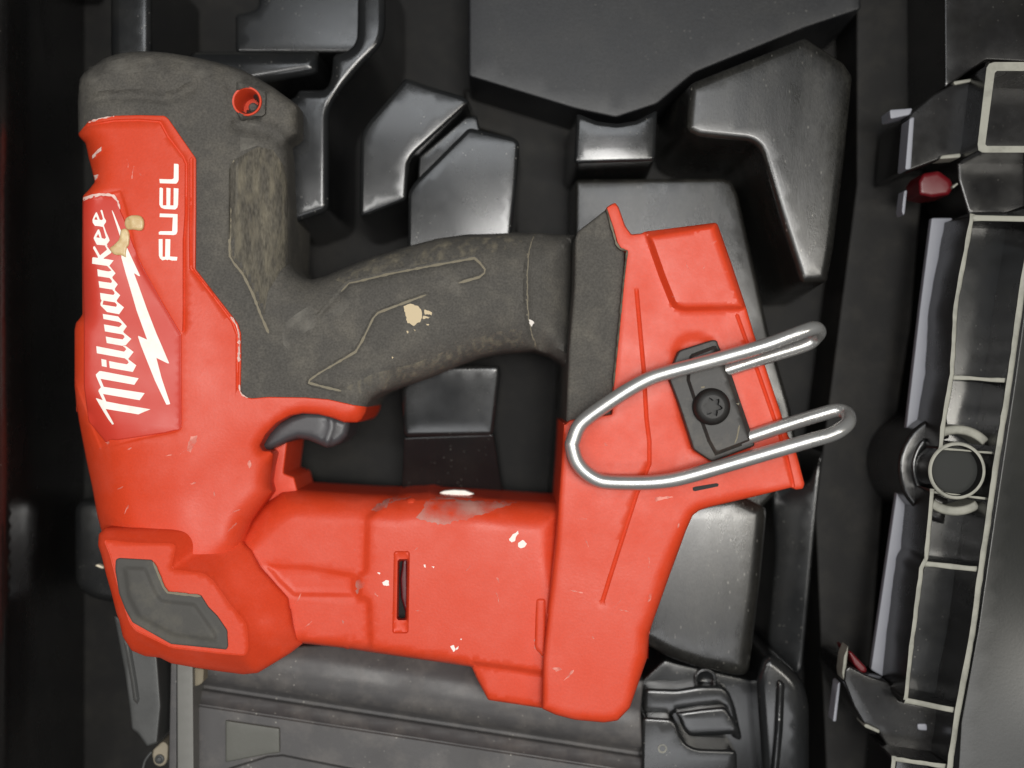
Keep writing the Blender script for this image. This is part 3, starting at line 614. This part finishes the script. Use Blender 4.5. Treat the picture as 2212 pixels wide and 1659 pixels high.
BR = R6([(1050, 1105), (1062, 1080), (1085, 1068), (1275, 1008), (1300, 1012), (1312, 1050), (1370, 1160), (1450, 1400), (1532, 1640)])+R7([(1534, 88), (1270, 188), (1155, 112), (1120, 0)])+R6([(1060, 1400), (1000, 1245), (1010, 1200)])
brk = slab('hook_bracket', BR, 34, 4, M_BLKMETAL, gun, (4, 4), [('step', R6([(1115, 1180), (1130, 1100), (1290, 1040), (1360, 1170), (1525, 1640)])+R7([(1500, 70), (1290, 150), (1240, 60)])+R6([(1190, 1500), (1110, 1260)]), 9, 8)], rr=6, grid=9)
sc = R6([(1276, 1425)])[0]
scr = lathe('screw', sc, [(41, 40), (40, 50), (37, 57), (32, 61), (25, 62.4)], M_SCREW, brk, 44, sharp=50, cap=False)
star = []
for k in range(24):
    a = math.radians(k*15+8); rr_ = 17.5+4.5*math.cos(6*math.radians(k*15)); star.append((sc[0]+rr_*math.cos(a), sc[1]+rr_*math.sin(a)))
V, T = mesh2d([circle(sc[0], sc[1], 25.2, 40)], star)
zz = np.where(inside(V, [star]), 50.0, 61.0)
rs = resample(star, 3)
V, T = mesh2d([circle(sc[0], sc[1], 25.4, 40), rs]); W1 = to_world(V, np.full(len(V), 62.3))
n1 = len(W1); V2, T2 = mesh2d([rs]); W2 = to_world(V2, np.full(len(V2), 47.))
st = np.array(rs); a_ = to_world(st, np.full(len(st), 62.3)); b_ = a_.copy(); b_[:, 2] = 47*S
nv = n1+len(W2); m_ = len(st)
fcs = [tuple(f) for f in T]+[tuple(int(i)+n1 for i in f) for f in T2]+[(nv+i, nv+(i+1) % m_, nv+m_+(i+1) % m_, nv+m_+i) for i in range(m_)]
link('star_socket', np.vstack([W1, W2, a_, b_]), fcs, M_SCREW, brk, 30)
decals('scuff_mark', [[ribbon(R6([(1440, 1540), (1425, 1620), (1410, 1655)]), 3, .5)], [R6([(1200, 1300), (1225, 1296), (1222, 1308), (1204, 1310)])], [R6([(1420, 1405), (1440, 1400), (1436, 1415)])]], const(43), .6, M_DUST, brk, grid=30, thick=1)

# magazine and nose parts below the body
MG = [(418, 1440), (560, 1400), (760, 1390), (1390, 1470), (1384, 1530), (1390, 1700), (420, 1700)]
def ztg(P):
    t = P[:, 1]-(1480+.154*(P[:, 0]-442))
    return np.interp(t, [-140, -90, -60, -30, -16, 0, 8, 20, 34, 46, 300], [-190, -158, -152, -155, -160, -178, -180, -172, -166, -150, -146])
gl = [('groove', [(400+i*0, 1473+0*i) if False else (380, 1470), (1400, 1627)], 24, 6)]
mag = slab('magazine', MG, ztg, -330, M_MAG, gun, (5, 5), [('groove', [(380, 1470.5), (1400, 1627.5)], 26, 16), ('groove', [(380, 1516), (1400, 1673)], 6, 3), ('groove', [(380, 1482), (1400, 1639)], 6, .1)]+
     [('step', B5([(930, 990), (1190, 908), (1285, 900), (1600, 962), (1800, 1000), (1800, 1150), (930, 1150)]), -30, 5)], grid=11, rr=3, sharp=50)
slab('magazine_patch', B5([(930, 690), (1265, 740), (1267, 890), (1190, 900), (930, 950)]), -141, -160, material('olive_patch', (.095, .095, .082), .5, .5, bump=.2, bump_scale=900, dust=(.12, .12, .105), dust_amt=.4), mag, (3, 3), rr=2)  # raised olive patch, paler than the magazine around it
slab('nose_guard', B5([(235, 40), (300, 380), (330, 600), (345, 742), (385, 772), (440, 852), (505, 832), (528, 600), (505, 300), (470, 200), (250, 40)]), lambda P: -92-.25*np.maximum(0, 275-P[:, 0]), -300, M_NOSE, gun, (5, 5), [('groove', B5([(320, 220), (360, 450), (375, 560)]), 14, 6)], rr=4, grid=10)
slab('drive_guide', B5([(590, 300), (626, 300), (626, 1100), (575, 1100), (580, 800)]), -126, -300, M_MAG, gun, (2, 2), rr=1)
slab('nose_plate', B5([(627, 320), (726, 320), (733, 1100), (630, 1100)]), -100, -300, material('nose_plate_metal', (.16, .158, .145), .45, .5, metal=.2, bump=.15, bump_scale=700, rough_var=.1), gun, (2.5, 2.5), rr=1)
slab('nose_bushing', B5([(730, 360), (797, 370), (792, 450), (770, 470), (735, 480)]), -118, -200, M_DUST, gun, (4, 4), rr=4)
slab('contact_lever', B5([(470, 880), (540, 815), (575, 840), (570, 930), (556, 965), (520, 980), (482, 960)]), -135, -220, material('tan_lever', (.23, .2, .15), .7, .3, bump=.5, bump_scale=600, dust=(.35, .3, .22), dust_amt=.7), gun, (5, 5), rr=8)
lathe('lever_pin', B5([(515, 935)])[0], [(10, -140), (10, -130), (7, -128), (4, -131), (0, -131)], M_NOSE, gun, 20)
tube('lever_spring', [(*p, -130) for p in B5([(470, 885), (445, 915), (425, 950), (412, 1010)])], 3.2, M_NOSE, gun, 8, 4)

# ================================================================ MOULDED TRAY
tray = thing('tool_tray', 'black moulded plastic tray with raised blocks holding the nail gun', 'tray', (1100, 800), -420)
FLZ = -520
fx = [(60, -200), (1880, -200), (1860, 300), (1800, 1000), (1740, 1460), (1760, 1900), (100, 1900), (150, 900)]
slab('tray_floor', fx, FLZ, -550, M_DEEP, tray, (4, 4), grid=60, rr=10, step=30)
def block(name, pts, z, mat=M_TRAY, fil=21, rr=11, draft=14, zb=FLZ, feats=(), shift=(0, 0), grid=22, top=None):
    if top is None:
        b_ = np.array(pts); c_ = b_.mean(0)+np.array([-14., -10.])
        top = lambda P: z-.00036*((P-c_)**2).sum(1)*min(1, 160/max(60, np.ptp(b_, 0).max()))+2
    return slab(name, pts, top, zb, mat, tray, (fil, fil), feats, grid=grid, rr=rr, step=9, draft=draft, shift=shift, sharp=60)
# top left ridge, recessed shelf and the winding ridge beside the cap
block('raised_block', B3([(60, -250), (60, 420), (300, 420), (318, 320), (318, -250)]), -150)
block('tray_shelf', B3([(835, 85), (900, 78), (975, 50), (1010, -250), (1640, -250), (1640, 330), (835, 330)]), -250, fil=8, zb=FLZ, top=lambda P: -215+0*P[:, 0])
block('tray_ridge', B3([(1600, -250), (1768, -250), (1768, 190), (1740, 290), (1600, 430), (1470, 590), (1420, 690), (1416, 1290), (1390, 1325), (1180, 1400), (1120, 1250), (1120, 640), (1210, 600), (1225, 560), (1400, 560), (1430, 480), (1440, 345), (1500, 330), (1560, 300), (1590, 240)]), -150, fil=18, rr=18, grid=16)
block('tray_ridge', B3([(500, 470), (560, 322), (1340, 322), (1352, 345), (1350, 450), (1320, 470), (800, 560)]), -155, fil=26, rr=10, grid=12)
# block beside the ridge, sliver between, and the block above the handle
block('raised_block', [(876, 170), (884, 171), (932, 188), (1000, 208), (1016, 221), (896, 332), (884, 348), (878, 432), (789, 467), (777, 467), (779, 300), (784, 282), (796, 263)], -140, fil=10, rr=8, draft=22)
block('raised_block', [(905, 338), (1006, 252), (1030, 250), (1040, 290), (900, 420)], -190, fil=5, rr=2, draft=5)
block('raised_block', [(1013, 276), (1111, 298), (1122, 308), (1116, 400), (1104, 520), (1100, 640), (880, 640), (882, 415), (894, 395)], -135, fil=9, rr=9, draft=8)
block('tray_step', [(1000, 190), (1190, 225), (1242, 240), (1242, 520), (1115, 560), (1105, 300), (1020, 275)], -430, M_DEEP, fil=8, draft=6)
# upper recess with smooth floor
block('recess_floor', [(1012, -120), (1850, -120), (1860, 20), (1740, 60), (1500, 158), (1420, 225), (1330, 255), (1240, 235), (1012, 165)], -230, fil=6, rr=8, draft=6, mat=M_SATIN, grid=40, top=lambda P: -212-.035*np.maximum(0, 240-P[:, 1]))
block('raised_block', [(1245, 248), (1250, 247), (1290, 263), (1334, 268), (1375, 261), (1414, 241), (1420, 241), (1416, 342), (1410, 349), (1246, 354), (1240, 350)], -130, fil=9, rr=5, draft=16)
block('raised_block', [(1490, 185), (1500, 178), (1736, 84), (1742, 85), (1822, 138), (1840, 166), (1821, 357), (1799, 536), (1786, 606), (1780, 610), (1736, 613), (1728, 608), (1684, 470), (1644, 332), (1634, 316), (1618, 307), (1508, 296), (1488, 286), (1482, 276)], -110, M_TRAYD, fil=18, rr=9, draft=26)
# platform behind the foot and its bright edge
block('tray_platform', [(1243, 388), (1560, 386), (1580, 392), (1594, 424), (1660, 720), (1706, 880), (1730, 1010), (1640, 1100), (1200, 1100), (1240, 620)], -235, M_TRAYD, fil=9, rr=8, draft=14)
block('raised_block', [(872, 945), (1066, 938), (1088, 1080), (868, 1080)], -215, M_DEEP if False else M_TRAY, fil=6, rr=6, draft=4, top=lambda P: -212-.8*np.maximum(0, P[:, 1]-938))
# box under the handle, box at the lower right
block('raised_block', [(868, 840), (900, 790), (1078, 790), (1080, 812), (1066, 934), (1060, 941), (880, 944), (872, 938)], -200, fil=10, rr=6, draft=3, zb=-400, top=lambda P: -195-.13*(P[:, 1]-860))
block('raised_block', R7([(1000, 440), (1420, 380), (1600, 470), (1606, 520), (1570, 900), (1500, 1480), (1470, 1510), (1420, 1512), (1200, 1470), (1000, 1400), (820, 1300), (800, 700)]), -150, M_TRAYD, fil=26, rr=12, draft=14)
block('tray_wall', R7([(1640, 330), (1860, 330), (1960, 100), (1900, 700), (1830, 1480), (1800, 1520), (1640, 1360), (1610, 1300), (1660, 760)]), -260, fil=10, rr=20, draft=10, top=lambda P: -300+.55*np.maximum(0, P[:, 0]-1665-(1200-P[:, 1])*.11))
# bottom right clip area
block('tray_shelf', B6([(1100, 430), (1200, 430), (1352, 288), (1420, 310), (1800, 395), (1890, 420), (1930, 560), (1960, 1100), (1100, 1100)]), -240, fil=6, rr=8)
block('tray_step', B6([(1222, 622), (1395, 632), (1425, 672), (1452, 745), (1480, 782), (1540, 808), (1770, 815), (1775, 1100), (1215, 1100)]), -150, fil=8, rr=12, draft=10)
block('clip_strap', B6([(1235, 455), (1420, 462), (1560, 440), (1690, 440), (1725, 475), (1760, 560), (1800, 740), (1790, 760), (1740, 740), (1700, 562), (1420, 592), (1380, 630), (1225, 610)]), -195, M_TRAY, fil=10, rr=10, draft=5)
slab('clip_pad', B6([(1412, 596), (1560, 575), (1702, 562), (1745, 620), (1792, 712), (1780, 722), (1500, 738), (1462, 700), (1440, 640)]), -160, -240, M_TRAY, tray, (9, 9), rr=8)
lathe('dimple', B6([(1590, 408)])[0], [(26, -242), (25, -233), (20, -230), (17, -234), (10, -238), (0, -239)], M_TRAY, tray, 28, sharp=80)
lathe('screw_hole', B6([(1340, 809)])[0], [(9.5, -152), (9.5, -147.5), (8, -147), (6, -149), (6, -149.4)], M_RIM, tray, 24)
lathe('screw_hole_dark', B6([(1342, 809)])[0], [(6.2, -149), (6, -148.6), (0, -148.6)], M_HOLE, tray, 20)
block('tray_post', B6([(1880, 400), (1920, 270), (1985, 255), (2080, 330), (2160, 420), (2190, 560), (2190, 1100), (1930, 1100)]), -165, fil=26, rr=20, draft=8)
block('tray_ridge', B6([(2005, 400), (2050, 420), (2040, 700), (2000, 1100), (1960, 1100), (1990, 700)]), -150, fil=12, rr=8)
# left pocket seen between wall and nose
block('raised_block', R4([(190, 800), (240, 740), (420, 740), (700, 1000), (700, 1560), (420, 1540), (300, 1500), (215, 1430), (195, 1380)]), -270, fil=14, rr=20, draft=10)

# ================================================================ CASE SHELL, RIGHT RIM AND LATCHES
case = thing('tool_case', 'black hard plastic tool case with ribbed rim painted lit on top and red latch tabs', 'case', (1900, 900), -470)
def part(name, pts, z, zb, mat=M_CASE, fil=6, rr=4, feats=(), grid=26, draft=0, parent=None, top=None, step=9):
    return slab(name, pts, top or z, zb, mat, parent or case, (fil, fil), feats, grid=grid, rr=rr, step=step, draft=draft, sharp=55)
lw = to_world(np.array([(-60, -200), (185, -200), (200, 2000), (-60, 2000)], float), np.array([60., -415, -415, 60.]))
part('side_wall', [(-420, -200), (205, -200), (170, 500), (195, 1200), (250, 1900), (-420, 1900)], 0, -690, fil=4, top=lambda P: np.interp(P[:, 0], [-420, -20, 10, 60, 130, 205, 260], [110, 105, 80, -60, -330, -600, -660]), grid=16)
part('case_floor', [(1700, -250), (2500, -250), (2500, 1900), (1600, 1900), (1740, 1000)], -660, -690, M_DEEP, fil=4, grid=80, step=40)
part('inner_wall', [(1850, -120), (2035, -120), (2010, 250), (1985, 480), (1968, 700), (1905, 1100), (1880, 1440), (1880, 1800), (1790, 1800), (1760, 1100), (1850, 400)], -300, -690, M_DEEP, fil=5, top=lambda P: -330-.05*(P[:, 0]-1850))
part('rim_panel', [(2038, -150), (2500, -150), (2500, 150), (2130, 130), (2040, 190)], -90, -400, fil=5)
part('grey_ledge', [(2012, 471), (2057, 471), (2028, 658), (1995, 916), (1972, 1068), (1955, 1207), (1921, 1470), (1881, 1446), (1916, 1207), (1942, 1029), (1955, 946), (1988, 658)], -150, -166, M_LEDGE, fil=3)
part('rim_web', [(2057, 471), (2108, 466), (2050, 820), (2000, 1200), (1955, 1510), (1921, 1470), (1972, 1068)], -210, -350, fil=3)
# trough floors, rails, ribs
TL = [(2096, 464), (2059.5, 658), (2051, 807), (2031, 923), (2026, 972.5), (2010, 1055), (1995, 1207), (1985, 1228), (1963.5, 1396.5), (1951, 1509.5)]
part('trough_floor', [(2090, 460), (2260, 460), (2210, 658), (2160, 956), (2110, 1290), (2055, 1650), (2040, 1800), (1920, 1800), (1950, 1510), (2000, 1200), (2050, 800)], -120, -350, M_TRAY, fil=2, top=lambda P: -115-0*P[:, 0], grid=40)
def rail(name, line, wl, wr, z, zb, mat=M_RIM, fil=3):
    rp = resample(line, 22, False); A = np.array(rp); nn = normals(rp, False)
    if nn[0][0] > 0: nn = -nn
    jit = np.array([[random.uniform(-.8, .8)] for _ in rp])
    poly = [tuple(p) for p in A+nn*(wl+jit)]+[tuple(p) for p in (A-nn*(wr+jit[::-1]))[::-1]]
    return shade_sides(slab(name, poly, z, zb, mat, case, (fil, fil), (), grid=30, rr=0, step=12, sharp=60), M_CASE)
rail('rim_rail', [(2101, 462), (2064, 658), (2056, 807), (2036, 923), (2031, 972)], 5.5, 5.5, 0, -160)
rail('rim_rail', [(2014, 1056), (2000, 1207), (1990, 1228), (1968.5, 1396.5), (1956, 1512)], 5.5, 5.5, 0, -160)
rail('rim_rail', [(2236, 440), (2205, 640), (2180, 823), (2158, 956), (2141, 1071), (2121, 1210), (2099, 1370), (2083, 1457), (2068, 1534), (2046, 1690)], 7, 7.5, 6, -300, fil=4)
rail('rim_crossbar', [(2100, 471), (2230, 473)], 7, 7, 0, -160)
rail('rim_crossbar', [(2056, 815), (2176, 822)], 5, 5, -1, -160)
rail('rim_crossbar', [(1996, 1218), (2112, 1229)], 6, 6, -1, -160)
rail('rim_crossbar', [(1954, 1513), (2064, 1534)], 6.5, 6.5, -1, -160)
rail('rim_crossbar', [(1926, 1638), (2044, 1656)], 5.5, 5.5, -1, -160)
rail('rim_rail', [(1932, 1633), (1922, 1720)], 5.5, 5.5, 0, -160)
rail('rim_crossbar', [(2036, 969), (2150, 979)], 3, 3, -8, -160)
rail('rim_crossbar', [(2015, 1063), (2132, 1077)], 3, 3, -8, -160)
# hinge boss with ring and flanges
bc = (2067.8, 1017)
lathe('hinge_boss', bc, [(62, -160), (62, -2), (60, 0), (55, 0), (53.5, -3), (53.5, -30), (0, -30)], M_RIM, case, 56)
shade_sides(bpy.data.objects['hinge_boss'], M_CASE)
lathe('hinge_pin', (2066, 1016), [(52, -34), (52, -26), (50, -25), (0, -25)], M_PIN, case, 48)
slab('boss_flange', ring_poly(2067, 1012, 74, 94, 243, 318), -40, -160, M_RIM, case, (6, 6), rr=3, step=6)
slab('boss_flange', ring_poly(2064, 1020, 74, 94, 55, 128), -40, -160, M_RIM, case, (6, 6), rr=3, step=6)
slab('hinge_hub', ring_poly(2060, 1012, 66, 122, 100, 262), -90, -350, M_CASE, case, (12, 12), rr=4, step=8)
slab('boss_flange', ring_poly(2060, 1010, 76, 92, 120, 225), -80, -160, M_TRAY, case, (7, 7), rr=3, step=6)
# upper frame
fo = [(2135, 142), (2500, 142), (2500, 328), (2115, 328), (2113, 318), (2131, 150)]
V1 = R8([(1010, 245), (1025, 222), (1055, 213), (1700, 213), (1700, 738), (985, 738), (962, 725), (958, 690)])
V2 = R8([(1057, 275), (1070, 264), (1700, 264), (1700, 700), (1012, 700), (1002, 690)])
vs, tr = mesh2d([resample(V1, 10), resample(V2, 10)])
Wt = to_world(vs, np.full(len(vs), 0.)); m = len(Wt); ed = set()
for f in tr:
    for a, c in ((f[0], f[1]), (f[1], f[2]), (f[2], f[0])): ed.add((a, c))
Wb = Wt.copy(); Wb[:, 2] = -160*S
shade_sides(link('rim_frame', np.vstack([Wt, Wb]), [tuple(f) for f in tr]+[(c, a, a+m, c+m) for a, c in ed if (c, a) not in ed], M_RIM, case, 40), M_CASE)
part('trough_floor', R8([(1000, 240), (1700, 240), (1700, 720), (975, 720)]), -150, -350, fil=2)
part('frame_side', R8([(850, 560), (1005, 250), (960, 700), (1000, 740), (1240, 745), (1240, 1100), (900, 1100), (840, 900), (830, 760)]), -130, -350, fil=8)
# latches, with edge highlights put in as pale strips
def latch(name, pts, z, zb, mat=M_CASE, fil=5, feats=(), parent=None): return slab(name, pts, z, zb, mat, parent or case, (fil, fil), feats, rr=5, grid=16, step=8)
la = latch('latch', R8([(555, 530), (580, 500), (700, 400), (820, 335), (920, 315), (935, 330), (985, 300), (950, 730), (870, 770), (750, 775), (550, 850), (530, 830)]), -95, -300)
latch('latch_arm', R8([(535, 840), (560, 540), (590, 530), (570, 835)]), -88, -140, M_LEDGE, 3, parent=la)
latch('latch_tip', R8([(445, 490), (520, 485), (580, 480), (565, 520), (450, 545)]), -100, -160, M_LEDGE, 3, parent=la)
latch('latch_edge_glint', R8([(815, 325), (925, 308), (922, 328), (820, 348)]), -86, -140, M_RIM, 3, parent=la)
latch('latch_edge_glint', R8([(745, 755), (860, 742), (858, 768), (735, 778)]), -86, -140, M_RIM, 3, parent=la)
latch('latch_edge_glint', R8([(515, 1080), (530, 960), (548, 955), (535, 1090), (525, 1105)]), -100, -140, M_LEDGE, 3, parent=la)
latch('latch_tab', R8([(612, 905), (640, 860), (730, 845), (800, 895), (815, 940), (790, 985), (690, 1000), (615, 985)]), -110, -200, M_LATCHRED, 10, parent=la)
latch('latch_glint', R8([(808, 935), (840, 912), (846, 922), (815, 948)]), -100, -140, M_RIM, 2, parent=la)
lb = latch('latch', B2([(398, 1040), (408, 960), (440, 935), (560, 1000), (715, 1050), (745, 1110), (790, 1180), (1170, 1260), (1120, 1620), (740, 1570), (640, 1400), (540, 1350), (470, 1230)]), -90, -300)
latch('latch_tab', B2([(425, 830), (450, 832), (560, 950), (560, 985), (520, 985), (470, 930)]), -105, -200, M_LATCHRED, 5, parent=lb)
latch('latch_edge_glint', B2([(385, 985), (398, 870), (430, 790), (428, 840), (408, 1020), (395, 1040)]), -95, -140, M_RIM, 3, parent=lb)
latch('latch_edge_glint', B2([(540, 1350), (560, 1345), (655, 1390), (650, 1415), (545, 1370)]), -82, -140, M_RIM, 3, parent=lb)
latch('latch_edge_glint', B2([(355, 1060), (375, 1050), (345, 1330), (320, 1330)]), -120, -160, M_LEDGE, 3, parent=lb)
latch('latch_slot', B2([(915, 1345), (985, 1345), (990, 1395), (922, 1390)]), -84, -120, M_LEDGE, 3, parent=lb)
# outer side of the case beyond the rim
part('outer_panel', [(2252, 380), (2700, 380), (2700, 1900), (2055, 1900), (2075, 1560), (2112, 1360), (2150, 1100), (2192, 820)], 0, -470, M_LID, fil=4, grid=30, top=lambda P: -70+(P[:, 0]-2130)*(.42*smooth((P[:, 1]-1080)/520)-.32))

# ================================================================ small debris and a white oval
ch = slab('wood_splinter', R4([(352, 1262), (362, 1252), (380, 1252), (420, 1272), (415, 1285), (385, 1278)]), -160, -175, M_WOOD, None, (2, 2), rr=2, step=4, grid=8)
tag(ch, 'tiny pale splinter lying beside the red nose at the left', 'splinter')
pc = slab('white_oval', R5([(1310, 143), (1340, 131), (1400, 125), (1470, 128), (1530, 150), (1495, 160), (1400, 160), (1340, 155)]), -130, -150, M_WHITE, None, (2, 2), rr=3, step=4, grid=8)  # thin white oval at the motor body's top edge
tag(pc, 'small white oval spot tucked behind the top edge of the red motor body', 'scrap')
